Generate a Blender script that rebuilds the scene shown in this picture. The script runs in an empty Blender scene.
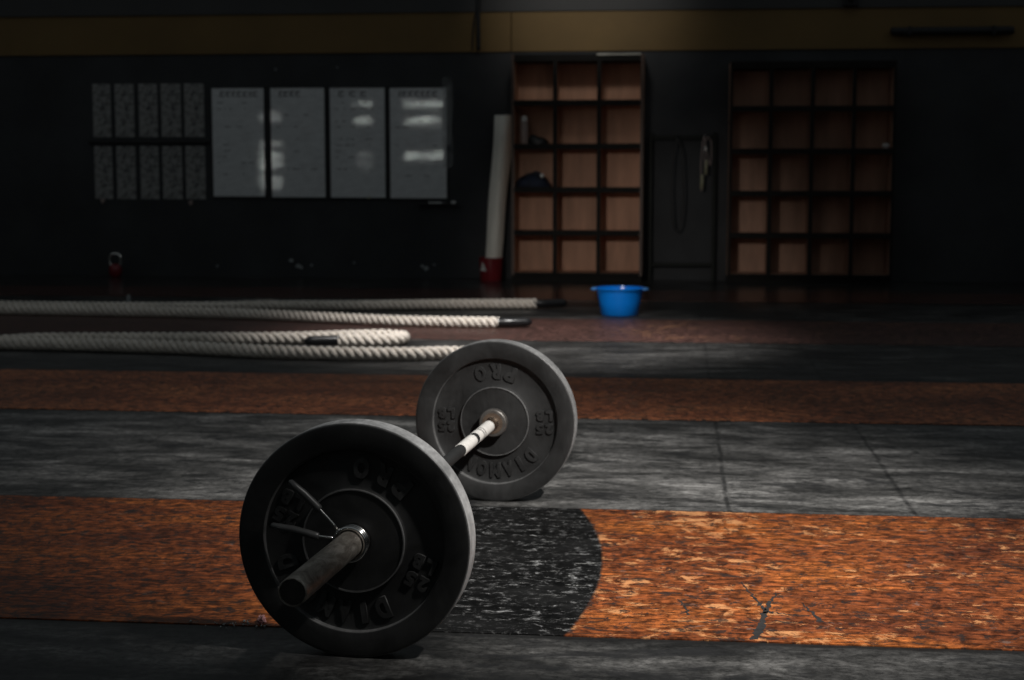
import bpy, bmesh, math, random
from mathutils import Vector, Matrix
random.seed(7)
S = bpy.context.scene
COL = S.collection
R = math.radians

# ------------------------------------------------------------ camera
cam = bpy.data.cameras.new('camera'); co = bpy.data.objects.new('camera', cam); COL.objects.link(co)
co.location = (0, 0, 0.931); co.rotation_euler = (R(90) - 0.10977, 0, 0.1076)
cam.sensor_width = 36; cam.lens = 1546.16 / 1024 * 36; cam.clip_start = .05; cam.clip_end = 200
cam.dof.use_dof = True; cam.dof.focus_distance = 3.05; cam.dof.aperture_fstop = 5.6
S.camera = co
# ------------------------------------------------------------ world, exposure, lights
w = bpy.data.worlds.new('world'); S.world = w; w.use_nodes = True
bg = w.node_tree.nodes['Background']; bg.inputs[0].default_value = (.86, .96, 1, 1); bg.inputs[1].default_value = .10
S.view_settings.view_transform = 'Standard'; S.view_settings.look = 'None'
S.view_settings.gamma = 1; S.view_settings.use_curve_mapping = False; S.view_settings.exposure = 0
S.cycles.use_denoising = True
S.cycles.max_bounces = 6
S.cycles.sample_clamp_indirect = 4


def spot(name, loc, target, power, size, blend, radius, color=(1, 1, 1)):
    l = bpy.data.lights.new(name, 'SPOT'); o = bpy.data.objects.new(name, l); COL.objects.link(o)
    o.location = loc
    o.rotation_euler = (Vector(target) - Vector(loc)).to_track_quat('-Z', 'Y').to_euler()
    l.energy = power; l.spot_size = R(size); l.spot_blend = blend; l.shadow_soft_size = radius; l.color = color
    return o


spot('key_lamp', (1.2, 2.15, 2.5), (-.05, 3.95, 0), 840, 53, 1.0, .06, (1, .97, .93))
spot('rope_fill', (-.3, 7.0, 3.4), (-.8, 8.35, 0), 880, 51, 1.0, .15, (1, .97, .94))  # unseen spot added to pool light on the ropes
spot('shelf_fill', (-1.6, 4.6, 1.9), (-.40, 12.9, -.05), 300, 23, 1.0, .2, (1, .93, .86))  # unseen spot added in place of window light on the shelves
spot('band_fill', (-.8, 10.6, 3.3), (-.8, 13.2, 2.35), 95, 42, 1.0, .25, (1, .96, .9))  # unseen spot added to brighten the ochre band


# ------------------------------------------------------------ materials
def new_mat(name):
    m = bpy.data.materials.new(name); m.use_nodes = True
    return m, m.node_tree, m.node_tree.nodes['Principled BSDF']


def N(nt, t, **k):
    n = nt.nodes.new(t)
    for a, b in k.items(): setattr(n, a, b)
    return n


def coords(nt, scale=(1, 1, 1), loc=(0, 0, 0), rot=(0, 0, 0)):
    tc = N(nt, 'ShaderNodeTexCoord'); mp = N(nt, 'ShaderNodeMapping')
    mp.inputs['Scale'].default_value = scale; mp.inputs['Location'].default_value = loc; mp.inputs['Rotation'].default_value = rot
    nt.links.new(tc.outputs['Object'], mp.inputs[0]); return mp.outputs[0]


def noise(nt, vec, scale=1, detail=5, rough=.6, dist=0):
    n = N(nt, 'ShaderNodeTexNoise'); n.inputs['Scale'].default_value = scale
    n.inputs['Detail'].default_value = detail; n.inputs['Roughness'].default_value = rough; n.inputs['Distortion'].default_value = dist
    nt.links.new(vec, n.inputs['Vector']); return n.outputs['Fac']


def ramp(nt, fac, stops):
    r = N(nt, 'ShaderNodeValToRGB'); e = r.color_ramp.elements
    while len(e) < len(stops): e.new(.5)
    for i, (p, c) in enumerate(stops):
        e[i].position = p; e[i].color = (*c, 1) if isinstance(c, tuple) else (c, c, c, 1)
    nt.links.new(fac, r.inputs[0]); return r.outputs[0]


def mix(nt, fac, a, b, mode='MIX'):
    m = N(nt, 'ShaderNodeMix', data_type='RGBA', blend_type=mode)
    for i, v in ((0, fac), (6, a), (7, b)):
        if isinstance(v, (int, float)): m.inputs[i].default_value = v
        elif isinstance(v, tuple): m.inputs[i].default_value = (*v, 1)
        else: nt.links.new(v, m.inputs[i])
    return m.outputs[2]


def math_n(nt, op, a, b=None, c=None):
    m = N(nt, 'ShaderNodeMath', operation=op)
    for i, v in enumerate((a, b, c)):
        if v is None: continue
        if isinstance(v, (int, float)): m.inputs[i].default_value = v
        else: nt.links.new(v, m.inputs[i])
    return m.outputs[0]


def bump(nt, p, h, strength=.3, dist=.002):
    b = N(nt, 'ShaderNodeBump'); b.inputs['Strength'].default_value = strength; b.inputs['Distance'].default_value = dist
    nt.links.new(h, b.inputs['Height']); nt.links.new(b.outputs[0], p.inputs['Normal'])


def simple(name, c, rough=.5, metal=0, var=.25, sc=8, bmp=0, spec=.5, scale3=(1, 1, 1)):
    m, nt, p = new_mat(name)
    v = coords(nt, scale3); f = noise(nt, v, sc)
    lo = tuple(x * (1 - var) for x in c); hi = tuple(min(1, x * (1 + var)) for x in c)
    nt.links.new(ramp(nt, f, [(.3, lo), (.7, hi)]), p.inputs['Base Color'])
    p.inputs['Roughness'].default_value = rough; p.inputs['Metallic'].default_value = metal
    p.inputs['Specular IOR Level'].default_value = spec
    if bmp: bump(nt, p, noise(nt, v, sc * 6), bmp, .001)
    return m


def emit(name, c, s):
    m, nt, p = new_mat(name)
    p.inputs['Base Color'].default_value = (0, 0, 0, 1)
    p.inputs['Emission Color'].default_value = (*c, 1); p.inputs['Emission Strength'].default_value = s
    return m


def mat_grey_floor():
    m, nt, p = new_mat('worn_rubber_floor')
    v = coords(nt)
    big = noise(nt, coords(nt, (1.3, 3.4, 1)), 1.6, 7, .65, .6)
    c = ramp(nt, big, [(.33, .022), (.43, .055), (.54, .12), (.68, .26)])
    streak = noise(nt, coords(nt, (4.5, 10, 1)), 1.4, 9, .74, .8)
    c = mix(nt, .85, c, ramp(nt, streak, [(.34, .25), (.5, .9), (.64, 1.7)]), 'MULTIPLY')
    fine = noise(nt, coords(nt, (45, 50, 1)), 1, 5, .75)
    c = mix(nt, .85, c, ramp(nt, fine, [(.34, .2), (.5, 1.0), (.68, 1.8)]), 'MULTIPLY')
    c = mix(nt, 1.0, c, (1, .975, .94), 'MULTIPLY')
    sx = N(nt, 'ShaderNodeSeparateXYZ'); wob = noise(nt, coords(nt, (0.01, 3, 1)), 2, 3)
    nt.links.new(v, sx.inputs[0])
    # seams: half-metre mats laid between the orange strips
    x = math_n(nt, 'ADD', sx.outputs[0], math_n(nt, 'MULTIPLY', math_n(nt, 'SUBTRACT', wob, .5), .03))
    seam = None
    for cx in (.142, .645, -1.80, -3.3, 1.65):
        d = math_n(nt, 'ABSOLUTE', math_n(nt, 'SUBTRACT', x, cx))
        q = ramp(nt, d, [(.0, .8), (.004, .7), (.009, 0.0)]) if cx > 0 else ramp(nt, d, [(.0, .5), (.012, 0.0)])
        seam = q if seam is None else math_n(nt, 'MAXIMUM', seam, q)
    gy = ramp(nt, math_n(nt, 'MULTIPLY', sx.outputs[1], .1), [(.40, 0.0), (.405, 1.0), (.6, .9), (.85, .6)])
    seam = math_n(nt, 'MULTIPLY', math_n(nt, 'MULTIPLY', seam, gy), ramp(nt, noise(nt, coords(nt, (3, 5, 1)), 1.5, 4), [(.35, .35), (.55, 1.0)]))
    c = mix(nt, seam, c, (.006, .006, .006))
    # black line and grime where the mats meet the strips
    for y0 in (3.006, 4.184, 5.742, 6.888):
        d = math_n(nt, 'ABSOLUTE', math_n(nt, 'SUBTRACT', sx.outputs[1], y0))
        c = mix(nt, ramp(nt, d, [(.008, .85), (.02, .35), (.10, 0.0)]), c, (.012, .012, .012))
    # dimmer light painted in: nearest and farther mats darker than pale worn middle row
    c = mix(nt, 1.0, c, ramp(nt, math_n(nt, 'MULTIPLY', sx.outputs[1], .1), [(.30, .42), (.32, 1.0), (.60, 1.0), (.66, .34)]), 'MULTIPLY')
    sm = ramp(nt, noise(nt, coords(nt, (2.2, 5, 1), (5, 2, 0)), 1.7, 6, .65, 1.5), [(.53, 0.0), (.64, .8)])
    c = mix(nt, sm, c, (.016, .016, .017))
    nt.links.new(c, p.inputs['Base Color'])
    # the mats by the wall are polished smooth and mirror the shelves a little
    pol = ramp(nt, math_n(nt, 'MULTIPLY', sx.outputs[1], .05), [(.50, 1.0), (.57, .42)])
    nt.links.new(math_n(nt, 'MULTIPLY', ramp(nt, streak, [(.3, .42), (.7, .62)]), pol), p.inputs['Roughness'])
    p.inputs['Specular IOR Level'].default_value = .25
    bump(nt, p, fine, .35, .002)
    return m


def mat_orange(kind):
    """worn, scratched orange boards; kind 0 = brightest near strip, 1..3 = the duller strips behind"""
    m, nt, p = new_mat('worn_orange_board_%d' % kind)
    v = coords(nt)
    big = noise(nt, coords(nt, (1.5, 3, 1), (kind * 3.3, 0, 0)), 1.3, 5, .6, .5)
    if kind < 2:
        c = ramp(nt, big, [(.3, (.070, .018, .007)), (.5, (.150, .040, .011)), (.7, (.25, .074, .016))] if kind == 0 else [(.3, (.16, .052, .024)), (.5, (.29, .095, .042)), (.7, (.42, .15, .06))])
    else:
        c = ramp(nt, big, [(.3, (.05, .025, .021)), (.6, (.085, .041, .034))])
    sx = N(nt, 'ShaderNodeSeparateXYZ'); nt.links.new(v, sx.inputs[0])
    grain = noise(nt, coords(nt, (13, 66, 1)), 1.2, 5, .62, .4)
    c = mix(nt, .9, c, ramp(nt, grain, [(.36, .25), (.5, .95), (.62, 1.55)]), 'MULTIPLY')
    mid = noise(nt, coords(nt, (34, 36, 1)), 1.0, 6, .7, .6)
    c = mix(nt, .9, c, ramp(nt, mid, [(.38, .22), (.5, 1.0), (.62, 1.8)]), 'MULTIPLY')
    # pale chips, most of them beside the black disc
    chip = noise(nt, coords(nt, (14, 22, 1), (1, kind, 0)), 1.0, 9, .74, .5)
    area = noise(nt, coords(nt, (2.0, 1.8, 1), (0.6, 0.3, 0)), 1.5, 3)
    near = ramp(nt, math_n(nt, 'ADD', math_n(nt, 'MULTIPLY', sx.outputs[0], .2), .5), [(.36, -.10 + .1), (.45, .13), (.50, .16), (.60, .10), (.8, .10)])
    chipm = math_n(nt, 'ADD', math_n(nt, 'ADD', chip, math_n(nt, 'MULTIPLY', math_n(nt, 'SUBTRACT', area, .5), .45)), math_n(nt, 'MULTIPLY', math_n(nt, 'SUBTRACT', near, .12), .8))
    c = mix(nt, ramp(nt, chipm, [(.575, 0.0), (.60, .55), (.66, .95)]), c, (.52, .235, .095) if kind == 0 else (.20, .10, .055))
    # grey bare patches and wear down to the black
    bare = noise(nt, coords(nt, (16, 24, 1), (3, kind, 1)), 1.0, 9, .74, .5)
    c = mix(nt, ramp(nt, bare, [(.60, 0.0), (.66, .65)]), c, (.17, .12, .10))
    dark = noise(nt, coords(nt, (24, 30, 1), (7, kind, 0)), 1.0, 8, .74, .6)
    c = mix(nt, ramp(nt, dark, [(.54, 0.0), (.59, .9)]), c, (.022, .016, .014))
    for sd, an in ((2, .5), (9, -.7)):
        dark2 = noise(nt, coords(nt, (4, 75, 1), (sd, kind, 0), (0, 0, an)), 1.0, 5, .65, .6)
        c = mix(nt, ramp(nt, dark2, [(.635, 0.0), (.67, .8)]), c, (.03, .024, .02))
    rough = ramp(nt, mid, [(.3, .38), (.7, .6)] if kind < 3 else [(.3, .16), (.7, .26)])
    if kind == 0:
        # black painted disc, its right edge a clean arc, covered in pale horizontal scratches
        yy = math_n(nt, 'SUBTRACT', sx.outputs[1], 3.5); y2 = math_n(nt, 'MULTIPLY', math_n(nt, 'MULTIPLY', yy, yy), .20)
        d = math_n(nt, 'ADD', math_n(nt, 'ABSOLUTE', math_n(nt, 'SUBTRACT', sx.outputs[0], -.4595)), y2)
        ins = ramp(nt, d, [(.2880, 1.0), (.2905, 0.0)])
        sc = noise(nt, coords(nt, (26, 32, 1)), 1.1, 9, .78, .5)
        sc2 = noise(nt, coords(nt, (16, 52, 1), (4, 0, 0)), 1.1, 8, .76, .5)
        bc = ramp(nt, sc, [(.40, .002), (.54, .007), (.60, .09), (.68, .36)])
        bc = mix(nt, ramp(nt, sc2, [(.60, 0.0), (.67, .75)]), bc, (.36, .36, .35))
        d2 = noise(nt, coords(nt, (5, 9, 1)), 1.1, 4, .6, .4)
        bc = mix(nt, ramp(nt, d2, [(.45, 0.0), (.62, .7)]), bc, (.012, .012, .012))
        c = mix(nt, ins, c, bc)
        nt.links.new(ramp(nt, ins, [(0, .22), (1, .06)]), p.inputs['Specular IOR Level'])
    nt.links.new(c, p.inputs['Base Color']); nt.links.new(rough, p.inputs['Roughness'])
    p.inputs['Specular IOR Level'].default_value = .22
    bump(nt, p, mid, .4, .002)
    return m


def mat_rubber(name, lo, hi, rough=.55):
    m, nt, p = new_mat(name)
    f = noise(nt, coords(nt), 9, 8, .7, .6)
    c = ramp(nt, f, [(.3, lo), (.55, (lo + hi) / 2), (.75, hi)])
    s = noise(nt, coords(nt, (60, 14, 14)), 2, 4, .7)
    c = mix(nt, .5, c, ramp(nt, s, [(.35, .6), (.7, 1.5)]), 'MULTIPLY')
    nt.links.new(c, p.inputs['Base Color'])
    nt.links.new(ramp(nt, f, [(.3, rough - .08), (.7, rough + .12)]), p.inputs['Roughness'])
    bump(nt, p, noise(nt, coords(nt), 160, 3), .12, .0006)
    return m


M = {}
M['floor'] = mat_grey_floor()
for k in range(4): M['orange%d' % k] = mat_orange(k)
M['wall_black'] = simple('black_painted_wall', (.052, .054, .057), .8, var=.2, sc=2, bmp=.1, spec=.15)
M['band'] = simple('ochre_paint', (.165, .10, .030), .7, var=.15, sc=1.5)
M['beam'] = simple('grey_paint', (.05, .05, .05), .7, var=.15, sc=1.5)
M['rear_wall'] = simple('dark_grey_paint', (.05, .05, .05), .8)
M['rubber'] = mat_rubber('black_bumper_rubber', .004, .020, .54)
M['rubber_dusty'] = mat_rubber('dusty_bumper_rubber', .006, .017, .55)
M['tread'] = mat_rubber('scuffed_grey_rubber_edge', .24, .66, .6)
M['edge_highlight'] = mat_rubber('rubber_edge_highlight', .05, .14, .4)  # lighter rubber that paints the highlight onto ridge and step edges
M['tread_dark'] = mat_rubber('dusty_rubber_edge', .10, .32, .6)
M['letters'] = mat_rubber('raised_letter_rubber', .016, .045, .32)
M['chrome'] = simple('bright_chrome', (.72, .71, .69), .18, 1, .08, 30)
M['worn_steel'] = None
m, nt, p = new_mat('worn_sleeve_steel')
f = noise(nt, coords(nt, (1, .35, 1)), 38, 7, .7, .5)
nt.links.new(ramp(nt, f, [(.34, (.12, .10, .085)), (.5, (.30, .27, .235)), (.64, (.58, .53, .48))]), p.inputs['Base Color'])
nt.links.new(ramp(nt, f, [(.3, .52), (.7, .3)]), p.inputs['Roughness']); p.inputs['Metallic'].default_value = .45
M['worn_steel'] = m
M['shaft_steel'] = simple('brownish_shaft_steel', (.3, .22, .16), .35, 1, .3, 50)
M['collar_steel'] = simple('dull_collar_steel', (.15, .14, .13), .42, .7, .3, 30)
M['dark_ring'] = simple('dark_brown_ring', (.10, .07, .05), .5, .3, .3, 30)
M['white_tape'] = simple('white_athletic_tape', (.56, .54, .51), .75, 0, .12, 60, .3)
M['black_tape'] = simple('black_tape', (.012, .012, .012), .55, 0, .3, 40, .2)
M['end_dark'] = simple('dark_sleeve_end', (.03, .027, .024), .5, .2, .4, 60)
M['grip'] = simple('black_rubber_grip', (.06, .06, .06), .38, 0, .2, 30)
m, nt, p = new_mat('cream_rope_fibre')
f = noise(nt, coords(nt, (1, 1, 1)), 55, 5, .7)
f2 = noise(nt, coords(nt), 2.2, 3)
c = ramp(nt, f, [(.3, (.52, .46, .40)), (.6, (.86, .79, .71))])
c = mix(nt, .6, c, ramp(nt, f2, [(.3, .75), (.7, 1.1)]), 'MULTIPLY')
nt.links.new(c, p.inputs['Base Color']); p.inputs['Roughness'].default_value = .9
p.inputs['Specular IOR Level'].default_value = .15
bump(nt, p, noise(nt, coords(nt), 260, 3), .5, .002)
M['rope'] = m
M['heatshrink'] = simple('black_heat_shrink', (.012, .012, .013), .28, 0, .2, 30)
M['blue'] = simple('blue_plastic', (.003, .25, .92), .22, 0, .08, 5)
M['blue'].node_tree.nodes['Principled BSDF'].inputs['Subsurface Weight'].default_value = 0
M['blue_pale'] = simple('pale_blue_plastic', (.10, .34, .80), .3, 0, .1, 5)
M['ply'] = simple('tan_plywood', (.52, .30, .20), .6, 0, .22, 1.6, 0, .3, (6, 1, 1))
M['ply_dark'] = simple('brown_plywood', (.46, .28, .20), .6, 0, .25, 1.6, 0, .3, (6, 1, 1))
M['black_edge'] = simple('black_shelf_edge', (.010, .009, .008), .7, 0, .3, 5, spec=.2)
M['brown_edge'] = simple('brown_shelf_edge', (.07, .04, .028), .5, 0, .3, 5)
M['edge_light'] = simple('painted_edge_light', (.5, .48, .42), .4, .6, .2, 10)  # pale colour standing for light caught on the shelf's top edge
m, nt, p = new_mat('glossy_whiteboard')
f = noise(nt, coords(nt, (1, 1, 3)), 9, 6, .75)
nt.links.new(ramp(nt, f, [(.3, (.58, .595, .605)), (.6, (.74, .76, .77))]), p.inputs['Base Color'])
p.inputs['Roughness'].default_value = .035
bump(nt, p, noise(nt, coords(nt, (1, 1, 3)), 4, 1), .05, .004)
M['whiteboard'] = m
M['marker'] = simple('faded_marker', (.10, .10, .11), .5, 0, .3, 60)
M['frame_black'] = simple('black_frame', (.012, .012, .013), .45, 0, .2, 5)
m, nt, p = new_mat('printed_paper')
f = noise(nt, coords(nt, (1, 1, 1)), 26, 3, .6, .7)
nt.links.new(ramp(nt, f, [(.40, (.10, .10, .10)), (.47, (.24, .24, .235)), (.6, (.31, .31, .30))]), p.inputs['Base Color'])
p.inputs['Roughness'].default_value = .6
M['paper'] = m
M['white_vinyl'] = simple('off_white_vinyl', (.80, .77, .69), .5, 0, .14, 4, 0, .4, (8, 8, .6))
M['red'] = simple('dark_red_plastic', (.20, .016, .022), .35, 0, .2, 5)
M['white_mark'] = simple('white_emblem', (.6, .6, .58), .5, 0, .1, 10)
M['navy'] = simple('navy_cloth', (.012, .018, .038), .8, 0, .4, 20, .3)
M['cup'] = simple('frosted_plastic', (.32, .25, .23), .35, 0, .1, 10)
M['white'] = simple('white_plastic', (.7, .7, .68), .35, 0, .08, 10)
M['black_plastic'] = simple('black_plastic', (.012, .012, .012), .4, 0, .2, 10)
M['black_pipe'] = simple('black_painted_pipe', (.01, .01, .011), .6, 0, .2, 10)
M['olive_rope'] = simple('yellowish_cord', (.34, .33, .22), .6, 0, .2, 20)
M['steel_post'] = simple('dark_green_steel_post', (.010, .012, .010), .6, .1, .3, 5, spec=.25)
M['pink'] = simple('crumpled_pink_paper', (.42, .22, .22), .8, 0, .35, 90)
M['window_light'] = emit('lit_window_pane', (.93, 1, .95), 4.5)
m, nt, p = new_mat('clear_film'); p.inputs['Base Color'].default_value = (.6, .62, .62, 1)
p.inputs['Alpha'].default_value = .16; p.inputs['Roughness'].default_value = .25
nt.links.new(ramp(nt, noise(nt, coords(nt), 9), [(.4, .04), (.7, .3)]), p.inputs['Alpha'])
M['film'] = m


# ------------------------------------------------------------ mesh helpers
def link(name, bm, mat, parent=None, smooth=False, bev=0, mats=None):
    me = bpy.data.meshes.new(name); bm.normal_update(); bm.to_mesh(me); bm.free()
    for mm in (mats or [mat]): me.materials.append(M[mm])
    if smooth:
        for f in me.polygons: f.use_smooth = True
    o = bpy.data.objects.new(name, me); COL.objects.link(o)
    if parent: o.parent = parent
    if bev:
        b = o.modifiers.new('bevel', 'BEVEL'); b.width = bev; b.segments = 2; b.limit_method = 'ANGLE'; b.angle_limit = R(35)
    return o


def sharp(o, ang=35):
    me = o.data; bm = bmesh.new(); bm.from_mesh(me)
    for e in bm.edges:
        if len(e.link_faces) == 2 and e.calc_face_angle(0) > R(ang): e.smooth = False
    bm.to_mesh(me); bm.free(); return o


def thing(name, label, cat, loc=(0, 0, 0), rz=0, group=None):
    o = bpy.data.objects.new(name, None); COL.objects.link(o); o.empty_display_size = .1
    o.location = loc; o.rotation_euler = (0, 0, rz); return tag(o, label, cat, group)


def tag(o, label, cat, group=None):
    o['label'] = label; o['category'] = cat
    if group: o['group'] = group
    return o


def struct(name, bm, mat, parent=None, **k):
    o = link(name, bm, mat, parent, **k)
    if not parent: o['kind'] = 'structure'
    return o


def box(bm, a, b, mi=0):
    vs = [bm.verts.new((x, y, z)) for z in (a[2], b[2]) for y in (a[1], b[1]) for x in (a[0], b[0])]
    for q in ((0, 2, 3, 1), (4, 5, 7, 6), (0, 1, 5, 4), (2, 6, 7, 3), (0, 4, 6, 2), (1, 3, 7, 5)):
        f = bm.faces.new([vs[i] for i in q]); f.material_index = mi
    return bm


def bx(a, b): return box(bmesh.new(), a, b)


def lathe(bm, prof, n=64, axis='Z', mi=None, closed=False):
    """prof: list of (radius, along-axis). mi: optional list of material index per segment"""
    rings = []
    for r, h in prof:
        ring = []
        if r < 1e-6:
            v = bm.verts.new((0, 0, h) if axis == 'Z' else (0, h, 0)); ring = [v] * n
        else:
            for i in range(n):
                t = 2 * math.pi * i / n
                ring.append(bm.verts.new((r * math.cos(t), r * math.sin(t), h) if axis == 'Z' else (r * math.cos(t), h, -r * math.sin(t))))
        rings.append(ring)
    if closed: rings.append(rings[0])
    for k in range(len(rings) - 1):
        for i in range(n):
            j = (i + 1) % n
            vs = []
            for v in (rings[k][i], rings[k][j], rings[k + 1][j], rings[k + 1][i]):
                if v not in vs: vs.append(v)
            if len(vs) > 2:
                f = bm.faces.new(vs)
                if mi: f.material_index = mi[k]
    bmesh.ops.recalc_face_normals(bm, faces=bm.faces)
    return bm


def tube(bm, pts, r, n=10, cap=True, up=Vector((0, 0, 1))):
    pts = [Vector(p) for p in pts]; rs = r if isinstance(r, (list, tuple)) else [r] * len(pts)
    rings = []; prev = None
    for i, p in enumerate(pts):
        t = (pts[min(i + 1, len(pts) - 1)] - pts[max(i - 1, 0)]).normalized()
        if prev is None:
            u = t.cross(up)
            if u.length < .1: u = t.cross(Vector((1, 0, 0)))
            u.normalize()
        else:
            u = (prev - t * prev.dot(t)).normalized()
        prev = u; v = t.cross(u)
        rings.append([bm.verts.new(p + (u * math.cos(2 * math.pi * k / n) + v * math.sin(2 * math.pi * k / n)) * rs[i]) for k in range(n)])
    for a, b in zip(rings, rings[1:]):
        for k in range(n): bm.faces.new((a[k], a[(k + 1) % n], b[(k + 1) % n], b[k]))
    if cap: bm.faces.new(rings[0][::-1]); bm.faces.new(rings[-1])
    return bm


def smooth_path(pts, step=.01):
    """Catmull-Rom through pts, resampled evenly"""
    P = [Vector(p) for p in pts]; P = [P[0] * 2 - P[1]] + P + [P[-1] * 2 - P[-2]]
    out = []
    for i in range(1, len(P) - 2):
        a, b, c, d = P[i - 1:i + 3]; n = max(2, int((c - b).length / step))
        for k in range(n):
            t = k / n
            out.append(.5 * ((2 * b) + (c - a) * t + (2 * a - 5 * b + 4 * c - d) * t * t + (-a + 3 * b - 3 * c + d) * t ** 3))
    out.append(P[-2]); return out


# ------------------------------------------------------------ setting
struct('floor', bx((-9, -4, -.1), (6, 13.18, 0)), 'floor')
for k, (y0, y1) in enumerate([(3.012, 4.178), (5.748, 6.882), (8.372, 9.62), (11.0, 11.95)]):
    struct('trim_%d' % (k + 1), bx((-8.95, y0, -.02), (5.95, y1, .0025)), 'orange%d' % k)
bm = bmesh.new()
box(bm, (-9, 13.18, 0), (6, 13.38, 1.93))
struct('wall_back', bm, 'wall_black')
struct('trim_5', bx((-9, 13.165, 1.92), (-1.432, 13.38, 2.252)), 'band', bev=.003)
struct('trim_6', bx((-1.425, 13.165, 1.92), (6, 13.38, 2.252)), 'band', bev=.003)
struct('trim_7', bx((-9, 13.15, 2.252), (6, 13.38, 2.85)), 'beam', bev=.003)
struct('wall_left', bx((-9.2, -4.2, 0), (-9, 13.38, 2.85)), 'rear_wall')
struct('wall_right', bx((6, -4.2, 0), (6.2, 13.38, 2.85)), 'rear_wall')
# wall behind the camera, with lit windows that the whiteboards mirror
wins = [(-8.36, -7.90, .42, 2.4, [(.57, .62), (.73, .79), (.97, 1.07), (1.18, 1.25), (1.43, 1.46), (1.94, 1.98)], 7),
        (-6.42, -6.06, .42, 2.4, [(1.01, 1.03), (1.20, 1.22), (1.84, 1.90), (2.20, 2.26)], 6),
        (-5.42, -4.66, .42, 2.4, [(1.17, 1.24), (1.84, 1.91), (2.19, 2.26)], 8)]
bm = bmesh.new(); xs = -9
for x0, x1, z0, z1, sl, e in wins:
    box(bm, (xs, -4.2, 0), (x0, -4, 2.85)); box(bm, (x0, -4.2, 0), (x1, -4, z0)); box(bm, (x0, -4.2, z1), (x1, -4, 2.85)); xs = x1
box(bm, (xs, -4.2, 0), (6, -4, 2.85))
struct('wall_front', bm, 'rear_wall')
for i, (x0, x1, z0, z1, sl, e) in enumerate(wins):
    bm = bmesh.new(); zz = z0
    for a, b in sl: box(bm, (x0, -4.12, zz), (x1, -4.06, a)); zz = b
    if zz < z1 - .01: box(bm, (x0, -4.12, zz), (x1, -4.06, z1))
    wn = struct('window_%d' % (i + 1), bm, 'black_edge')
    M['pane%d' % i] = emit('lit_window_pane_%d' % i, (.93, 1, .93), e)
    link('pane', bx((x0, -4.14, z0), (x1, -4.121, z1)), 'pane%d' % i, wn)

# dark gouge and chips in the near orange boards
def flat_poly(pts, z0, z1):
    bm = bmesh.new(); a = [bm.verts.new((x, y, z0)) for x, y in pts]; b = [bm.verts.new((x, y, z1)) for x, y in pts]
    bm.faces.new(b); bm.faces.new(a[::-1]); n = len(pts)
    for i in range(n): bm.faces.new((a[i], a[(i + 1) % n], b[(i + 1) % n], b[i]))
    bmesh.ops.recalc_face_normals(bm, faces=bm.faces); return bm


M['gouge'] = simple('dark_gouge', (.014, .013, .013), .7, 0, .5, 60)
strip = bpy.data.objects['trim_1']
def crack(pts, wd, seed):
    """thin ragged sliver along pts"""
    rr = random.Random(seed); P = [Vector((x, y, 0)) for x, y in pts]; Q = []
    for a, b in zip(P, P[1:]):
        for k in range(9): Q.append(a.lerp(b, k / 9) + Vector((rr.uniform(-.004, .004), rr.uniform(-.008, .008), 0)))
    Q.append(P[-1]); n = len(Q); L, R_ = [], []
    for i, q in enumerate(Q):
        t = (Q[min(i + 1, n - 1)] - Q[max(i - 1, 0)]).normalized(); s_ = Vector((-t.y, t.x, 0)); w_ = wd * (1 - i / n) * rr.uniform(.35, 1.3) + .0006
        L.append(q + s_ * w_); R_.append(q - s_ * w_)
    bm = bmesh.new(); a = [bm.verts.new((q.x, q.y, .0031)) for q in L]; b = [bm.verts.new((q.x, q.y, .0031)) for q in R_]
    for i in range(n - 1): bm.faces.new((a[i], b[i], b[i + 1], a[i + 1]))
    ex = bmesh.ops.extrude_face_region(bm, geom=bm.faces[:]); bmesh.ops.translate(bm, verts=[v for v in ex['geom'] if isinstance(v, bmesh.types.BMVert)], vec=(0, 0, -.0006))
    bmesh.ops.recalc_face_normals(bm, faces=bm.faces); return bm


for i, (pp, wd) in enumerate([([(.155, 3.02), (.176, 3.12), (.190, 3.23), (.214, 3.33), (.222, 3.38)], .0085), ([(.190, 3.23), (.172, 3.33), (.150, 3.46)], .004),
                              ([(.30, 3.16), (.285, 3.24), (.272, 3.30)], .004), ([(.03, 3.18), (.02, 3.24), (.005, 3.30)], .003), ([(.186, 3.22), (.215, 3.215), (.26, 3.20)], .004)]):
    link('gouge', crack(pp, wd, i), 'gouge', strip)

# ------------------------------------------------------------ barbell
BX, BY, BANG = -.6106, 2.8309, -.07091
RAD = .228; TH = .058; LEN = 1.37
FR = Matrix.Translation((BX, BY, 0)) @ Matrix.Rotation(BANG, 4, 'Z')


def rod(bm, r, y0, y1, z=RAD, n=40, ch=.0008):
    b2 = bmesh.new(); lathe(b2, [(0, y0), (r - ch, y0), (r, y0 + ch), (r, y1 - ch), (r - ch, y1), (0, y1)], n, 'Y')
    bmesh.ops.translate(b2, verts=b2.verts, vec=(0, 0, z))
    me = bpy.data.meshes.new('t'); b2.to_mesh(me); b2.free(); bm.from_mesh(me); bpy.data.meshes.remove(me); return bm


def ringbm(prof, n=64, z=RAD, mi=None, closed=True):
    b2 = bmesh.new(); lathe(b2, prof, n, 'Y', mi, closed); bmesh.ops.translate(b2, verts=b2.verts, vec=(0, 0, z)); return b2


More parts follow.
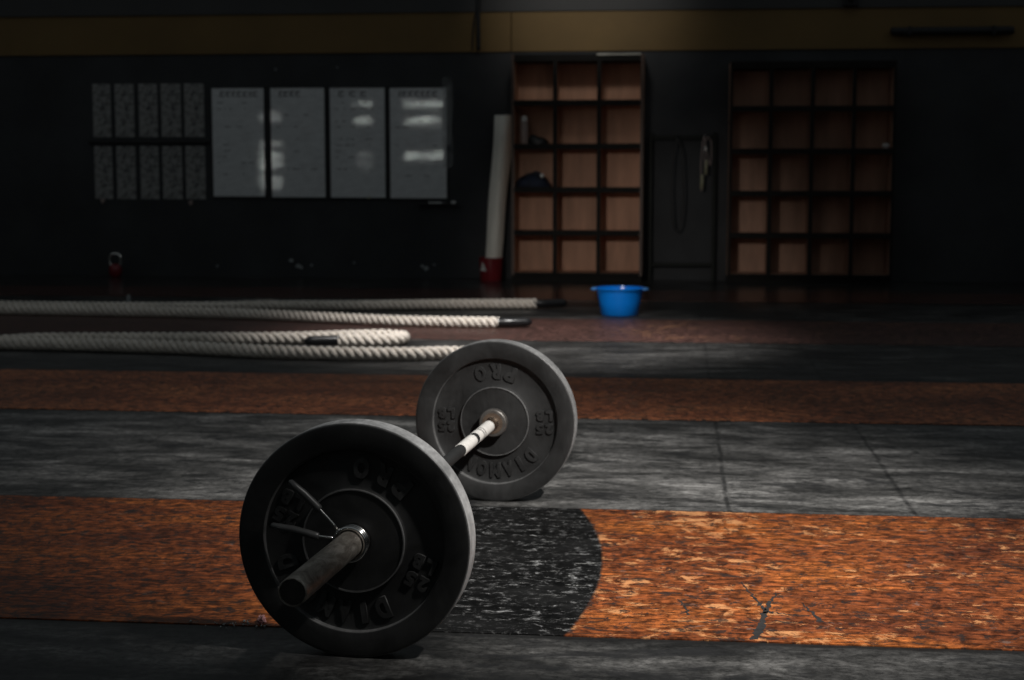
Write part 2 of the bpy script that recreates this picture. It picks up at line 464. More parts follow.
Y2 = TH + LEN           # inner face of the rear plate
bar = thing('barbell', 'long steel barbell lying on the floor through two black bumper plates', 'barbell', (BX, BY, 0), BANG)
o = link('shaft', rod(bmesh.new(), .0142, TH + .03, Y2 - .03), 'shaft_steel', bar, True); sharp(o)
o = link('tape', rod(bmesh.new(), .0153, TH + .031, .975, ch=.0003), 'black_tape', bar, True); o['label'] = 'black tape wound on the near half of the bar'; sharp(o)
b = bmesh.new(); rod(b, .0165, .975, 1.115, ch=.0006); o = link('tape', b, 'white_tape', bar, True); o['label'] = 'short wrap of white tape next to the black tape'; sharp(o)
b = bmesh.new(); rod(b, .0158, 1.115, 1.15); o = link('tape', b, 'black_tape', bar, True); o['label'] = 'dark band between the two white wraps'; sharp(o)
b = bmesh.new(); rod(b, .0165, 1.15, 1.20); rod(b, .0160, 1.20, 1.206); rod(b, .0165, 1.206, 1.222); rod(b, .0160, 1.222, 1.228); rod(b, .0165, 1.228, 1.345)
o = link('tape', b, 'white_tape', bar, True); o['label'] = 'wrap of white tape near the far collar'; sharp(o)
for yy in (1.203, 1.225):
    b = bmesh.new(); rod(b, .01668, yy - .0035, yy + .0035); o = link('tape_line', b, 'black_tape', bar, True); sharp(o)
# collars (flanges) inside both plates, sleeves
for s, y0, y1 in ((0, TH + .0005, TH + .03), (1, Y2 - .03, Y2 - .0005)):
    b = ringbm([(.0125, y0), (.036, y0), (.039, y0 + .003), (.039, y1 - .003), (.036, y1), (.0125, y1)])
    o = link('collar', b, 'collar_steel', bar, True); sharp(o)
    yf = y1 if s == 0 else y0; d = .0012 if s == 0 else -.0012
    b = ringbm([(.0150, yf), (.029, yf), (.029, yf + d), (.0150, yf + d)])
    o = link('bushing', b, 'dark_ring', bar, True); o['label'] = 'dark brown bushing ring round the shaft'; sharp(o)
    if s: b = ringbm([(.0143, yf - .006), (.0185, yf - .006), (.0185, yf), (.0143, yf)]); o = link('snap_ring', b, 'chrome', bar, True); sharp(o)
for s, ya, yb in ((0, -.362, TH), (1, Y2, Y2 + .415)):
    ye, sg = (ya, 1) if s == 0 else (yb, -1); yo = yb if s == 0 else ya
    prof = [(0, ye + sg * .003), (.0222, ye + sg * .003), (.0228, ye), (.0240, ye), (.0252, ye + sg * .0014), (.0252, yo), (0, yo)]
    o = link('sleeve', ringbm(prof, 64, closed=False), 'worn_steel', bar, True); sharp(o, 30)
    b = ringbm([(0, ye + sg * .001), (.0215, ye + sg * .001), (.0221, ye + sg * .0028), (0, ye + sg * .0029)], 64, closed=False)
    o = link('end_cap', b, 'end_dark', bar, True); o['label'] = 'dark recessed end cap of the sleeve'; sharp(o)


# bumper plates
def letter_meshes(face, items):
    """items: (text, centre angle, radius of the letter middle, height, width, step angle) laid out on the
    plate as cast: words read along the rim; returns one bmesh, letters raised towards -y"""
    bm = bmesh.new()
    for ch, (px, pz), rot, h, wd in items:
        cu = bpy.data.curves.new('t', 'FONT'); cu.body = ch; cu.extrude = .5; cu.offset = .055; cu.align_x = 'LEFT'; cu.resolution_u = 3
        ob = bpy.data.objects.new('t', cu); COL.objects.link(ob)
        dg = bpy.context.evaluated_depsgraph_get(); dg.update()
        me = bpy.data.meshes.new_from_object(ob.evaluated_get(dg)); bpy.data.objects.remove(ob); bpy.data.curves.remove(cu)
        xs = [v.co.x for v in me.vertices]; ys = [v.co.y for v in me.vertices]
        x0, x1, y0, y1 = min(xs), max(xs), min(ys), max(ys)
        T = Matrix.Translation((px, 0, pz)) @ Matrix.Rotation(rot, 4, 'Y')
        for v in me.vertices:
            lx = ((v.co.x - x0) / (x1 - x0) - .5) * wd; ly = ((v.co.y - y0) / (y1 - y0) - .5) * h
            top = v.co.z > 0
            k = .93 if top else 1.0
            v.co = T @ Vector((lx * k, face - (.0042 if top else -.001), ly * k))
        bm.from_mesh(me); bpy.data.meshes.remove(me)
    bmesh.ops.recalc_face_normals(bm, faces=bm.faces)
    return bm


def arc_word(word, a_mid, r, h, wd, step, inward=False):
    """angles in degrees clockwise from straight up as seen from the front; upright letters point outward,
    or inward when inward"""
    out = []; n = len(word)
    for i, c in enumerate(word):
        k = (i - (n - 1) / 2) * step * (-1 if inward else 1)
        a = R(a_mid + k); rot = a + (math.pi if inward else 0)
        ww = wd * (.45 if c == 'I' else 1.12 if c == 'M' else 1)
        out.append((c, (r * math.sin(a), r * math.cos(a)), rot, h, ww))
    return out


def side_block(a, r, lines, turn, h, wd):
    """two stacked rows of two letters, the block upright when turn = 0"""
    cx, cz = r * math.sin(R(a)), r * math.cos(R(a)); out = []
    for j, ln in enumerate(lines):
        for i, c in enumerate(ln):
            lx = (i - .5) * wd * 1.22; lz = (.5 - j) * h * 1.2
            t = R(turn); x = lx * math.cos(t) + lz * math.sin(t); z = -lx * math.sin(t) + lz * math.cos(t)
            out.append((c, (cx + x, cz + z), t, h, wd))
    return out


def plate(label, y0, turn, mat, outer_in=.178, hub=.101, lip=.008):
    """bumper disc spanning y0..y0+TH along the bar; turn: how far the casting is rotated clockwise"""
    t = thing('bumper_plate', label, 'weight plate', (BX, BY, 0), BANG, 'bumper plates on the barbell')
    T = TH
    def face(s):   # profile on one side; s=+1 -> low y side
        f = (lambda d: y0 + d) if s > 0 else (lambda d: y0 + T - d)
        return [(.0262, f(.006)), (.034, f(.0055)), (.0345, f(.0045)), (hub - .0045, f(.0045)), (hub - .003, f(.0022)), (hub - .001, f(.0022)), (hub + .0004, f(.0050)), (hub + .0015, f(lip + .004)), (hub + .006, f(lip + .0055)),
                (outer_in - .007, f(lip + .0055)), (outer_in - .002, f(lip + .0035)), (outer_in, f(.0012)), (outer_in + .002, f(0)),
                (RAD - .006, f(0)), (RAD - .0025, f(.0008)), (RAD - .0005, f(.003)), (RAD, f(.006))]
    A = face(1); B = face(-1)[::-1]
    prof = A + B
    n = len(prof); mi = []
    for k in range(n):
        r0, h0 = prof[k]; r1, h1 = prof[(k + 1) % n]; rm = (r0 + r1) / 2
        if rm > RAD - .0005: mi.append(1)
        elif hub - .0035 < rm < hub + .0008 or outer_in - .003 < rm < outer_in + .001 or RAD - .003 < rm < RAD: mi.append(2)
        else: mi.append(0)
    bm = ringbm(prof, 160, mi=mi)
    d = link('disc', bm, mat, t, True, mats=[mat, 'tread' if mat == 'rubber' else 'tread_dark', 'edge_highlight']); sharp(d, 50)
    for s in (1, -1):
        fy = y0 + (lip + .0055) if s > 0 else y0 + T - (lip + .0055)
        r_mid = (hub + outer_in) / 2 + .002
        words = [arc_word('PRO', 180 + turn, r_mid, .045, .033, 17.5, True), arc_word('DIAMOND', turn, r_mid, .045, .028, 15.6)]
        for sd in (90, 270): words.append(side_block(sd + turn, r_mid, ['25', 'LB'], turn, .031, .0215))
        for items in words:
            bm = letter_meshes(0, items)
            if s < 0: bmesh.ops.rotate(bm, verts=bm.verts, cent=(0, 0, 0), matrix=Matrix.Rotation(math.pi, 3, 'Z'))
            bmesh.ops.translate(bm, verts=bm.verts, vec=(0, fy, RAD))
            link('raised_lettering', bm, 'letters' if mat == 'rubber' else mat, t)
        yr = y0 + .0045 if s > 0 else y0 + T - .0045
        b = ringbm([(.0256, yr), (.0330, yr), (.0332, yr - s * .0016), (.0256, yr - s * .0016)])
        o = link('hub_ring', b, 'collar_steel', t, True); o['label'] = 'steel ring lining the centre hole'; sharp(o)
    return t


plate('black bumper plate nearest the camera, with the spring clip and bare sleeve in front', 0, 180 + 24, 'rubber')
plate('dusty black bumper plate at the far end of the bar, behind the nearer one', Y2, 180, 'rubber_dusty', hub=.098)

# spring clip on the near sleeve
clip = thing('spring_clip', 'chrome spring clip with two black rubber grips squeezed on the near sleeve', 'clip', (BX, BY, 0), BANG)
pts = []
for i in range(0, 133):
    a = R(135) - 2 * math.pi * i / 48; pts.append((.0312 * math.cos(a), -.0030 - .0085 * i / 48, RAD + .0312 * math.sin(a)))
o = link('coil', tube(bmesh.new(), pts, .0042, 10), 'chrome', clip, True)
arms = [((-.020, -.020, .0215), (-.030, -.023, .037), (-.058, -.026, .068), (-.113, -.034, .121)),
        ((-.0300, -.006, .006), (-.040, -.010, .0085), (-.064, -.020, .013), (-.152, -.030, .033))]
for a, b_, c, d in arms:
    P = [Vector(q) + Vector((0, 0, RAD)) for q in (a, b_, c, d)]
    hd = link('handle', tube(bmesh.new(), [P[0], P[1], P[2], P[2].lerp(P[3], .3)], .0030, 10), 'chrome', clip, True)
    dr = (P[3] - P[2]).normalized()
    gp = [P[2] - dr * .004, P[2] - dr * .002, P[2] + dr * .004, P[2].lerp(P[3], .5) + Vector((0, -.001, .002)), P[3] - dr * .02, P[3] - dr * .004, P[3]]
    link('grip', tube(bmesh.new(), gp, [.0052, .0070, .0075, .0075, .0070, .0058, .002], 14), 'grip', hd, True)


# ------------------------------------------------------------ battle ropes
def rope_mesh(pts, r=.034, pitch=.125, strands=3, step=.008, fray=None):
    path = smooth_path(pts, step); bm = bmesh.new()
    rs, ro = r * .56, r * .48
    for s in range(strands):
        L = 0; rings = []; nn = 10
        for i, p in enumerate(path):
            t = (path[min(i + 1, len(path) - 1)] - path[max(i - 1, 0)]).normalized()
            if i: L += (path[i] - path[i - 1]).length
            u = t.cross(Vector((0, 0, 1))).normalized(); v = u.cross(t)
            a = 2 * math.pi * (s / strands) - 2 * math.pi * L / pitch
            c = p + (u * math.cos(a) + v * math.sin(a)) * ro
            # plane of the strand tilts with the lay
            e = (u * math.cos(a) + v * math.sin(a)); g = (-u * math.sin(a) + v * math.cos(a))
            rings.append([bm.verts.new(c + (e * math.cos(2 * math.pi * k / nn) + g * 1.12 * math.sin(2 * math.pi * k / nn)) * rs) for k in range(nn)])
        for A, B in zip(rings, rings[1:]):
            for k in range(nn): bm.faces.new((A[k], A[(k + 1) % nn], B[(k + 1) % nn], B[k]))
        bm.faces.new(rings[0][::-1]); bm.faces.new(rings[-1])
    bmesh.ops.recalc_face_normals(bm, faces=bm.faces)
    return bm


def handle_mesh(pts, r):
    P = smooth_path(pts, .01); n = len(P)
    rs = [r * (1.08 if i < 2 else 1.0 if i < n - 3 else (.9, .7, .3)[i - n + 3]) for i in range(n)]
    return tube(bmesh.new(), P, rs, 20)


def battle_rope(label, pts, hpts, cap_r=.027, tuft=None):
    z = .036
    t = thing('battle_rope', label, 'rope', (pts[-1][0], pts[-1][1], 0), 0, 'cream battle ropes on the floor')
    off = Vector(t.location)
    P = [Vector((*q[:2], q[2] if len(q) > 2 else z)) - off for q in pts]
    link('rope_body', rope_mesh(P), 'rope', t, True)
    if hpts:
        H = [Vector((*q[:2], q[2] if len(q) > 2 else z)) - off for q in hpts]
        link('handle', handle_mesh(H, cap_r), 'heatshrink', t, True)
    if tuft:
        bm = bmesh.new()
        for k in range(46):
            a = random.uniform(0, 6.28); l = random.uniform(.03, .07)
            b0 = Vector((tuft[0] + random.uniform(-.10, .10), tuft[1] + random.uniform(-.02, .02), .05)) - off
            d = Vector((math.cos(a) * .9, math.sin(a) * .3, random.uniform(.25, .8))).normalized()
            tube(bm, [b0, b0 + d * l * .5, b0 + d * l + Vector((0, 0, -.01))], [.0025, .0018, .0008], 5)
        link('frayed_tuft', bm, 'rope', t, True)
    return t


# rear pair
battle_rope('cream twisted rope at the very back, ending in a black handle beside the blue basin',
            [(-6.2, 9.66), (-5.2, 9.72), (-4.5, 9.76), (-3.63, 9.76), (-3.1, 9.83), (-2.6, 9.98), (-2.14, 10.05), (-1.6, 10.2), (-.95, 10.32)],
            [(-.97, 10.315), (-.9, 10.33), (-.84, 10.36), (-.75, 10.41)], tuft=(-2.78, 9.95))
battle_rope('cream twisted rope second from the back, black handle on the dull red strip',
            [(-6.2, 9.40), (-5.2, 9.46), (-4.29, 9.49), (-3.28, 9.44), (-2.72, 9.38), (-2.16, 9.20), (-1.64, 9.04), (-1.05, 9.00)],
            [(-1.07, 9.00), (-.98, 9.01), (-.86, 9.05)])
# front pair
battle_rope('cream rope folded back on itself so its black handle lies over the rope',
            [(-5.6, 7.60), (-4.5, 7.66), (-3.6, 7.72), (-3.33, 7.86), (-2.83, 7.93), (-2.28, 8.00), (-2.01, 8.06), (-1.78, 8.16), (-1.58, 8.22), (-1.47, 8.16), (-1.48, 8.05), (-1.60, 7.98), (-1.78, 7.96)],
            [(-1.75, 7.975), (-1.84, 7.94), (-1.95, 7.90)])
battle_rope('cream twisted rope nearest the camera, running out of sight behind the far plate',
            [(-5.6, 7.52), (-4.5, 7.56), (-3.46, 7.64), (-2.65, 7.58), (-1.84, 7.40), (-1.34, 7.40), (-1.14, 7.46), (-1.02, 7.47)],
            [(-1.04, 7.47), (-.95, 7.47), (-.86, 7.46)])

# ------------------------------------------------------------ blue basin
t = thing('basin', 'round blue plastic basin with two rim handles on the floor by the cubbies', 'basin', (-.376, 9.93, 0))
prof = [(0, .006), (.100, .006), (.104, .0), (.112, .0), (.118, .006), (.134, .09), (.149, .168), (.160, .171), (.161, .176), (.158, .179), (.146, .177), (.130, .09), (.113, .012), (0, .012)]
o = link('bowl', lathe(bmesh.new(), prof, 64), 'blue', t, True); sharp(o, 50)
for s in (-1, 1):
    bm = bmesh.new(); pts = []
    for k in range(13):
        a = R(-28 + 56 * k / 12); pts.append((s * (.150 + .030 * math.cos(math.pi * (k - 6) / 13)), .070 * math.sin(a) / .47, .171 - .004 * math.cos(math.pi * (k - 6) / 12)))
    tube(bm, pts, .0075, 10); link('handle', bm, 'blue_pale', t, True)


# ------------------------------------------------------------ cubby shelves
def cubby(label, x0, x1, z0, z1, cols, y0=12.83, y1=13.165, mat='ply', edge='brown_edge'):
    t = thing('cubby_shelf', label, 'shelf', ((x0 + x1) / 2, y0, 0), 0, 'wooden cubby shelves')
    W = x1 - x0; H = z1; hx = W / 2; D = y1 - y0; b = .022
    L = lambda name, a, c, m: link(name, bx(a, c), m, t, bev=.0015)
    L('plinth', (-hx, .02, 0), (hx, D, z0 - .001), 'black_edge')
    L('back_panel', (-hx + b, D - .012, z0 + b), (hx - b, D, H - b), mat)
    for s in (-1, 1):
        e = L('side_panel', (min(s * hx, s * (hx - b)), 0, z0), (max(s * hx, s * (hx - b)), D, H), mat)
        link('edge_strip', bx((min(s * hx, s * (hx - b)) - .0005, -.003, z0), (max(s * hx, s * (hx - b)) + .0005, 0, H)), edge, e)
    bb = L('bottom_board', (-hx + b, 0, z0), (hx - b, D, z0 + b), mat)
    link('edge_strip', bx((-hx + b, -.003, z0), (hx - b, .0, z0 + b + .002)), 'black_edge', bb)
    HH = H; H = H - .035
    tp = L('top_board', (-hx + b, 0, HH - .057), (hx - b, D, HH), 'black_edge')
    for c in range(1, cols):
        x = -hx + W * c / cols
        d = L('divider', (x - .011, .001, z0 + b), (x + .011, D - .013, H - b), mat)
        link('edge_strip', bx((x - .017, -.003, z0 + b), (x + .017, .001, H - b)), 'black_edge', d)
    for r_ in range(1, 5):
        z = z0 + (H - z0) * r_ / 5
        s = L('shelf_board', (-hx + b, .002, z - .012), (hx - b, D - .014, z + .012), mat)
        link('edge_strip', bx((-hx + b, -.005, z - .026), (hx - b, .0005, z + .020)), 'black_edge', s)
    return t, tp


c1, top1 = cubby('tall cubby shelf three columns wide, beside the leaning white roll', -1.39, -.305, .055, 1.872, 3)
link('edge_strip', bx((.16, -.012, 1.862), (.52, .03, 1.8745)), 'edge_light', top1)['label'] = 'pale strip painted as light along the top edge'
cubby('tall cubby shelf four columns wide, right of the dark gap in the wall', .398, 1.722, .055, 1.802, 4, mat='ply_dark', edge='black_edge')

# things in the cubbies
zs = lambda k: .055 + (1.837 - .055) * k / 5 + .0125     # top of a board in the left unit
t = thing('shaker_bottle', 'pale frosted bottle with a white cap in the second cubby down', 'bottle', (-1.295, 12.93, zs(3)))
link('bottle_body', lathe(bmesh.new(), [(0, 0), (.03, 0), (.034, .006), (.036, .16), (.028, .185), (.02, .19), (0, .19)], 32), 'cup', t, True)
link('cap', lathe(bmesh.new(), [(0, .19), (.027, .19), (.028, .20), (.026, .232), (.012, .24), (0, .24)], 32), 'white', t, True)
t = thing('shoe', 'small dark shoe beside the frosted bottle', 'shoe', (-1.18, 12.95, zs(3)))


def shoe_bm(l=.17, w_=.07, h=.055):
    bm = bmesh.new(); bmesh.ops.create_uvsphere(bm, u_segments=20, v_segments=12, radius=1)
    for v in bm.verts:
        x, y, z = v.co; z = max(z, -.35)
        hh = h * (.9 + .5 * (x < 0) * min(1, -x * 1.6) * (z > 0))
        v.co = (x * l / 2, y * w_ / 2 * (1 - .18 * x * x), (z + .35) * hh)
    return bm


link('upper', shoe_bm(), 'black_plastic', t, True)
link('sole', flat_poly([(.084 * math.cos(a) , .036 * math.sin(a)) for a in [k * math.pi / 10 for k in range(20)]], 0, .012), 'black_plastic', t)
t = thing('sports_bag', 'slumped navy cloth bag filling the middle cubby of the left column', 'bag', (-1.222, 12.96, zs(2)))
bm = bmesh.new(); bmesh.ops.create_uvsphere(bm, u_segments=32, v_segments=18, radius=1)
for v in bm.verts:
    x, y, z = v.co
    k = 1 + .12 * math.sin(5 * x + 2 * y) + .08 * math.sin(9 * y + 4 * x)
    v.co = (x * .148, y * .10, max(0, (z + .25)) * .085 * k * (1.15 - .4 * x * x))
link('bag_body', bm, 'navy', t, True)
link('strap', tube(bmesh.new(), smooth_path([(-.09, -.07, .07), (-.04, -.095, .115), (.03, -.09, .115), (.08, -.07, .075)], .01), .006, 8), 'black_plastic', t, True)
o = link('ball', lathe(bmesh.new(), [(.018 * math.sin(math.pi * k / 12), .018 - .018 * math.cos(math.pi * k / 12)) for k in range(13)], 20), 'white', None, True)
o.location = (-1.14, 12.875, zs(2) + .082); tag(o, 'small pale ball lying on top of the navy bag', 'ball')
t = thing('lidded_jar', 'small white lidded jar at the edge of a cubby high on the right', 'jar', (1.655, 12.87, .055 + (1.767 - .055) * 3 / 5 + .0125))
link('jar_body', lathe(bmesh.new(), [(0, 0), (.024, 0), (.027, .004), (.027, .026), (0, .026)], 24), 'cup', t, True)
link('lid', lathe(bmesh.new(), [(0, .026), (.029, .026), (.029, .040), (.026, .044), (0, .044)], 24), 'white', t, True)

# ------------------------------------------------------------ leaning roll in a red tub
t = thing('tub', 'dark red round tub with a white triangle, holding the leaning roll', 'tub', (-1.575, 12.94, 0))
o = link('tub_body', lathe(bmesh.new(), [(0, 0), (.088, 0), (.092, .006), (.100, .185), (.104, .188), (.104, .195), (.098, .196), (.089, .012), (0, .012)], 48), 'red', t, True); sharp(o, 50)
bm = bmesh.new()
th0 = R(238)
for a, z in ((-.42, .085), (.30, .085), (-.06, .165)):
    r_ = .0925 + z * .045 + .0045; bm.verts.new((r_ * math.cos(th0 + a), r_ * math.sin(th0 + a), z))
bm.verts.ensure_lookup_table(); f = bm.faces.new(bm.verts)
ex = bmesh.ops.extrude_face_region(bm, geom=[f]); bmesh.ops.translate(bm, verts=[v for v in ex['geom'] if isinstance(v, bmesh.types.BMVert)], vec=(math.cos(th0) * .0015, math.sin(th0) * .0015, 0))
link('emblem', bm, 'white_mark', t)['label'] = 'white triangular mark on the red tub'
a0 = Vector((-1.575, 12.94, .016)); a1 = Vector((-1.478, 13.06, 1.385)); ax = (a1 - a0)
rollo = thing('vinyl_roll', 'tall off-white roll leaning upright against the left side of the cubbies', 'roll', a0)
bm = bmesh.new(); prev = None; nseg = 150; u = Vector((1, 0, 0)); v_ = Vector((0, 1, 0)); cols = []
for i in range(nseg):
    th = 2 * math.pi * 3.2 * i / nseg; r_ = .024 + .060 * i / nseg
    r_ *= 1 + .05 * math.sin(4 * th + .6)
    c = (r_ * math.cos(th), r_ * math.sin(th))
    row = []
    for k in range(9):
        s = k / 8; wv = 1 + .07 * math.sin(3 * s * math.pi + th); wd = .86 + .2 * s
        row.append(bm.verts.new(ax * s + u * c[0] * wv * wd + v_ * c[1] * wv * wd))
    cols.append(row)
for A, B in zip(cols, cols[1:]):
    for k in range(8): bm.faces.new((A[k], B[k], B[k + 1], A[k + 1]))
o = link('rolled_sheet', bm, 'white_vinyl', rollo, True)
sm = o.modifiers.new('solid', 'SOLIDIFY'); sm.thickness = .004; sm.offset = -1

# ------------------------------------------------------------ whiteboards
titles = [[.05, .05, .04, .05, .05, .03, .05], [.04, .05, .045, .05], [.06, .0, .06, .0, .06], [.03, .05, .05, .05, .04, .05, .05]]
names = ['glossy whiteboard next to the printed sheets, leftmost of the four',
         'glossy whiteboard with a column of bright glare along its left edge',
         'glossy whiteboard third from the left, short glare streaks near its top right',
         'glossy whiteboard closest to the white roll, with the widest glare streaks']
for i, (x0, x1, z0, z1) in enumerate([(-4.035, -3.575, .70, 1.630), (-3.515, -3.043, .694, 1.629), (-2.995, -2.517, .692, 1.627), (-2.473, -1.985, .687, 1.624)]):
    t = thing('whiteboard', names[i], 'whiteboard', ((x0 + x1) / 2, 13.18, z0), 0, 'whiteboards on the back wall')
    hw = (x1 - x0) / 2; H = z1 - z0
    pb = bx((-hw, -.014, 0), (hw, -.002, H))
    bm = bmesh.new(); e = .011
    for a, b in (((-hw - e, -.018, -e), (hw + e, 0, 0)), ((-hw - e, -.018, H), (hw + e, 0, H + e)), ((-hw - e, -.018, 0), (-hw, 0, H)), ((hw, -.018, 0), (hw + e, 0, H))): box(bm, a, b)
    link('frame', bm, 'frame_black', t, bev=.002)
    # heading strokes (too small to read in the photograph) and faint ruled entries
    bm = pb; x = -hw * .68; tot = titles[i]
    for q in tot:
        if q: box(bm, (x, -.0150, H - .075), (x + .012, -.0138, H - .030), 1); box(bm, (x + .018, -.0150, H - .075), (x + q * .75, -.0138, H - .064), 1); box(bm, (x + .012, -.0150, H - .042), (x + q * .75, -.0138, H - .030), 1)
        x += (q or .03) * 1.08
    rr = random.Random(i * 5 + 2)
    for k in range(13):
        z = H * (.86 - .055 * k)
        if rr.random() < .45: continue
        x = -hw * .8
        while x < hw * .55:
            l = rr.uniform(.015, .06)
            if rr.random() < .5: box(bm, (x, -.0147, z), (x + l, -.0138, z + .006), 1)
            x += l + rr.uniform(.01, .05)
    link('board_panel', pb, 'whiteboard', t, mats=['whiteboard', 'marker'])
t = thing('clear_film_sheet', 'clear plastic film hanging over the right edge of the last whiteboard', 'plastic sheet', (-1.965, 13.178, .95))
bm = bmesh.new(); g = []
for k in range(9): g.append([bm.verts.new((x + .006 * math.sin(k * 1.3), -.022 - .004 * math.sin(k + x * 40), .76 * k / 8)) for x in (-.05, -.02, .01, .035)])
for A, B in zip(g, g[1:]):
    for k in range(3): bm.faces.new((A[k], A[k + 1], B[k + 1], B[k]))
o = link('film', bm, 'film', t, True); s_ = o.modifiers.new('s', 'SOLIDIFY'); s_.thickness = .001
t = thing('marker_tray', 'narrow black tray below the last whiteboard', 'tray', (-2.08, 13.18, .632))
link('tray_body', bx((-.15, -.05, 0), (.20, 0, .008)), 'frame_black', t, bev=.002)
link('lip', bx((-.15, -.055, 0), (.20, -.05, .012)), 'frame_black', t)
t = thing('marker_pen', 'pale marker pen lying on the black tray', 'pen', (-2.07, 13.15, .6475))
link('barrel', tube(bmesh.new(), [(-.07, 0, 0), (.045, 0, 0)], .0072, 14), 'white', t, True)
link('cap', tube(bmesh.new(), [(.045, 0, 0), (.075, 0, 0), (.08, 0, 0)], [.0076, .0076, .004], 14), 'marker', t, True)
o = link('magnet', lathe(bmesh.new(), [(0, 0), (.02, 0), (.021, .003), (.020, .018), (.014, .022), (0, .022)], 24), 'white', None, True)
o.location = (-1.925, 13.15, .6405); tag(o, 'round white magnet at the right end of the marker tray', 'magnet')
o = link('magnet', lathe(bmesh.new(), [(0, 0), (.012, 0), (.013, .003), (.012, .012), (.008, .015), (0, .015)], 24), 'olive_rope', None, True)
o.location = (-2.66, 13.162, .69); o.rotation_euler = (R(90), 0, 0); tag(o, 'small yellowish magnet on the bottom edge of the third whiteboard', 'magnet')

# ------------------------------------------------------------ printed sheets, five columns by two rows
colx = [(-5.105, -4.945), (-4.905, -4.735), (-4.690, -4.525), (-4.490, -4.315), (-4.283, -4.108)]
cn = ['leftmost', 'second', 'middle', 'fourth', 'rightmost']
for ri, (z0, z1, rn) in enumerate([(1.213, 1.672, 'upper'), (.674, 1.136, 'lower')]):
    for ci, (x0, x1) in enumerate(colx):
        t = thing('printed_sheet', 'pale narrow printed exercise sheet, %s of five in the %s row' % (cn[ci], rn), 'poster',
                  ((x0 + x1) / 2, 13.18, z0), 0, 'printed sheets on the back wall')
        hw = (x1 - x0) / 2; H = z1 - z0
        link('sheet', bx((-hw, -.006, 0), (hw, -.001, H)), 'paper', t)
        rr = random.Random(ri * 7 + ci)
        for k in range(3):       # little exercise figures
            cx, cz = rr.uniform(-.03, .02), H * (.22 + .27 * k)
            bm = bmesh.new()
            for q in range(3):
                a = rr.uniform(.2, 1.2); l = rr.uniform(.03, .055)
                tube(bm, [(cx, -.0065, cz + q * .012), (cx + l * math.cos(a), -.0065, cz + q * .012 + l * math.sin(a))], .004, 6)
            link('exercise_figure', bm, 'marker', t)
for x, z, lb in ((-5.04, .662, 'small pale clip under the leftmost lower printed sheet'), (-4.245, .648, 'pale clip under the rightmost lower printed sheet')):
    bm = bmesh.new(); box(bm, (-.018, -.012, -.014), (.018, 0, .014)); box(bm, (-.009, -.018, -.026), (.009, -.004, -.012))
    o = link('binder_clip', bm, 'cup', None, bev=.003); o.location = (x, 13.18, z); tag(o, lb, 'clip')
# black rail between the rows
o = link('rail', bx((-5.15, 13.155, 1.158), (-4.07, 13.18, 1.19)), 'frame_black', None, bev=.004); tag(o, 'thin black rail between the two rows of printed sheets', 'rail')

# ------------------------------------------------------------ small things at the foot of the wall
t = thing('kettlebell', 'small red kettlebell with a steel handle by the wall below the sheets', 'kettlebell', (-4.87, 12.98, 0))
o = link('bell', lathe(bmesh.new(), [(0, 0), (.035, 0), (.04, .004), (.054, .035), (.058, .062), (.05, .095), (.033, .115), (0, .118)], 40), 'red', t, True)
pts = smooth_path([(-.035, 0, .09), (-.05, 0, .14), (-.042, 0, .19), (0, 0, .205), (.042, 0, .19), (.05, 0, .14), (.035, 0, .09)], .01)
link('handle', tube(bmesh.new(), pts, .011, 14), 'chrome', t, True)['label'] = 'shiny steel handle'
rub = [(-3.36, .146, .022), (-3.30, .100, .026), (-3.27, .085, .018), (-3.18, .103, .014), (-4.02, .09, .012), (-2.20, .10, .018), (-2.17, .085, .024), (-2.10, .115, .012), (-2.8, .13, .01), (-3.47, 1.79, .012), (-2.93, 1.80, .008)]
wb = bpy.data.objects['wall_back']
M['chip'] = simple('pale_speck', (.34, .36, .36), .6, 0, .4, 70)
for x, z, s in rub:      # small pale flat specks on the black wall
    n = 9; bm = flat_poly([(s * random.uniform(.6, 1.2) * math.cos(2 * math.pi * k / n), s * random.uniform(.5, 1) * math.sin(2 * math.pi * k / n)) for k in range(n)], 0, .003)
    bmesh.ops.rotate(bm, verts=bm.verts, cent=(0, 0, 0), matrix=Matrix.Rotation(R(90), 3, 'X')); bmesh.ops.translate(bm, verts=bm.verts, vec=(x, 13.18, z))
    link('wall_speck', bm, 'chip', wb)
o = link('paper_scrap', flat_poly([(0, 0), (.016, .006), (.020, .02), (.004, .022)], 0, .05), 'chip'); o.location = (-3.88, 10.55, 0); o['label'] = 'thin upright pale scrap standing behind the ropes'; o['category'] = 'scrap'
# crumpled pink paper and grit by the near plate
bm = bmesh.new(); bmesh.ops.create_icosphere(bm, subdivisions=3, radius=1)
for v in bm.verts:
    k = 1 + .35 * random.uniform(-1, 1); v.co = (v.co.x * .008 * k, v.co.y * .013 * k, max(0, v.co.z + .5) * .009 * k)
o = link('paper_wad', bm, 'pink'); o.location = (-.846, 3.03, .0025); tag(o, 'tiny crumpled pink wad on the floor at the left of the near plate', 'litter')
bm = bmesh.new()
for k in range(26):
    x, y, r_ = -.90 + random.gauss(0, .04), 3.012 + random.gauss(0, .010), random.uniform(.001, .0032)
    bmesh.ops.create_icosphere(bm, subdivisions=1, radius=r_, matrix=Matrix.Translation((x, y, .0025 + r_ * .6)))
o = link('grit', bm, 'chip'); tag(o, 'pale crumbs scattered along the strip edge beside the pink wad', 'crumbs'); o['kind'] = 'stuff'

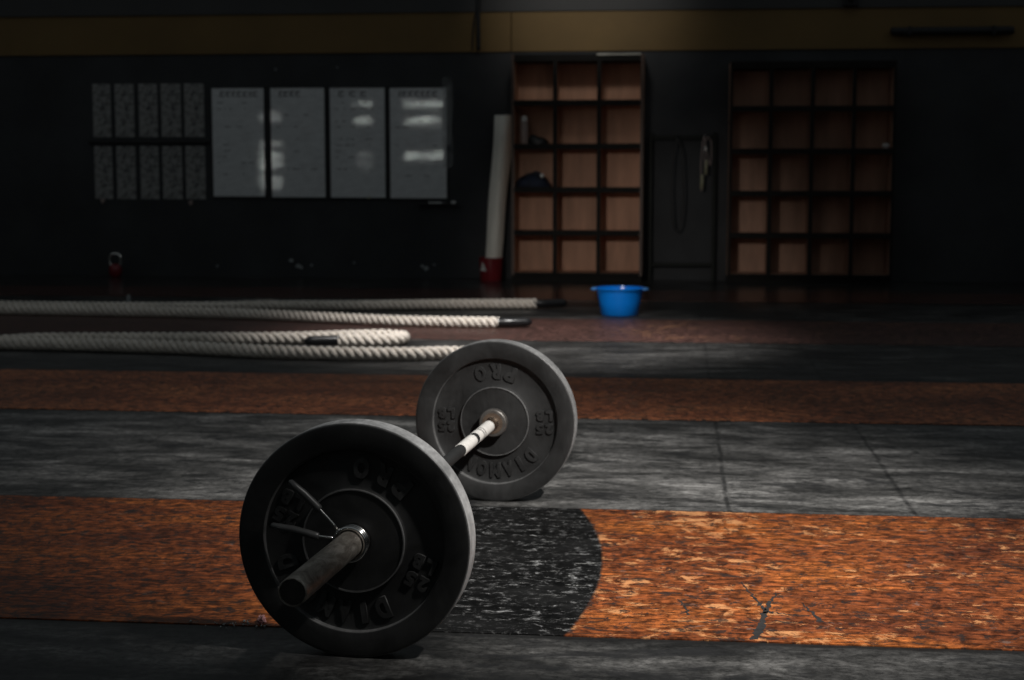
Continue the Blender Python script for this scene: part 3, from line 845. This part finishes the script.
# ------------------------------------------------------------ dark gap between the shelves: rack with ropes
t = thing('upright_rack', 'dark steel rack standing in the gap between the two cubby shelves', 'rack', (0, 13.10, 0))
for x, h in ((-.245, 1.24), (.285, 1.24)):
    link('post', bx((x - .014, -.02, 0), (x + .014, .02, h)), 'steel_post', t, bev=.003)
link('crossbar', bx((-.24, -.012, 1.18), (.28, .012, 1.215)), 'steel_post', t, bev=.003)
link('crossbar', bx((-.24, -.012, .12), (.28, .012, .15)), 'steel_post', t, bev=.003)
for x in (.20, -.02):
    link('hook', tube(bmesh.new(), [(x, -.012, 1.197), (x, -.05, 1.19), (x, -.058, 1.20), (x, -.058, 1.215)], .005, 8), 'chrome' if x > 0 else 'steel_post', t, True)
t = thing('skipping_rope', 'skipping rope with pale handles hanging in the dark gap between shelves', 'skipping rope', (.20, 13.035, 1.19))
pts = smooth_path([(-.020, 0, -.44), (-.028, -.004, -.2), (-.006, 0, .005), (.02, -.002, -.12), (.05, 0, -.22), (.055, 0, -.05), (.02, 0, .008), (.00, -.006, -.1), (.012, 0, -.30)], .012)
link('cord', tube(bmesh.new(), pts, .0045, 8), 'cup', t, True)
link('handle', tube(bmesh.new(), [(-.020, 0, -.42), (-.016, 0, -.30)], .013, 12), 'olive_rope', t, True)
link('handle', tube(bmesh.new(), [(.012, 0, -.30), (.016, 0, -.18)], .012, 12), 'olive_rope', t, True)
link('buckle', bx((-.006, -.012, -.11), (.022, .008, -.07)), 'chrome', t, bev=.004)
t = thing('resistance_band', 'dark looped rubber band hanging beside the skipping rope', 'band', (-.02, 13.03, 1.19))
pts = smooth_path([(0, 0, .006), (.04, 0, -.15), (.05, 0, -.55), (.02, 0, -.75), (-.03, 0, -.72), (-.05, 0, -.4), (-.035, 0, -.12), (0, 0, .006)], .015)
link('loop', tube(bmesh.new(), pts, .007, 8), 'black_plastic', t, True)

# ------------------------------------------------------------ high on the wall
t = thing('hanging_cable', 'thick black cable hanging down across the ochre band', 'cable', (-1.70, 13.10, 1.93))
link('cable_body', tube(bmesh.new(), smooth_path([(-.02, 0, 1.0), (.005, 0, .6), (0, 0, .3), (.004, 0, .0)], .03), .017, 12), 'black_pipe', t, True)
link('cable_tail', tube(bmesh.new(), smooth_path([(.0, 0, .40), (-.028, 0, .28), (-.045, 0, .12), (-.05, 0, 0)], .03), .007, 10), 'black_pipe', t, True)
t = thing('junction_box', 'small black box on the grey beam above the right cubby shelf', 'box', (1.375, 13.15, 2.262))
link('housing', bx((-.06, -.05, 0), (.06, 0, .13)), 'black_pipe', t, bev=.006)
link('socket', tube(bmesh.new(), [(0, -.05, .05), (0, -.065, .05)], .02, 16), 'steel_post', t, True)
t = thing('wall_pipe', 'black horizontal pipe fixed across the ochre band at the far right', 'pipe', (1.70, 13.11, 2.055))
link('pipe_body', tube(bmesh.new(), [(0, 0, 0), (.01, 0, 0), (.97, 0, 0), (.98, 0, 0)], [.026, .033, .033, .026], 18), 'black_pipe', t, True)
for x in (.15, .82): link('bracket', bx((x - .012, -.038, -.038), (x + .012, .055, .038)), 'black_pipe', t, bev=.003)
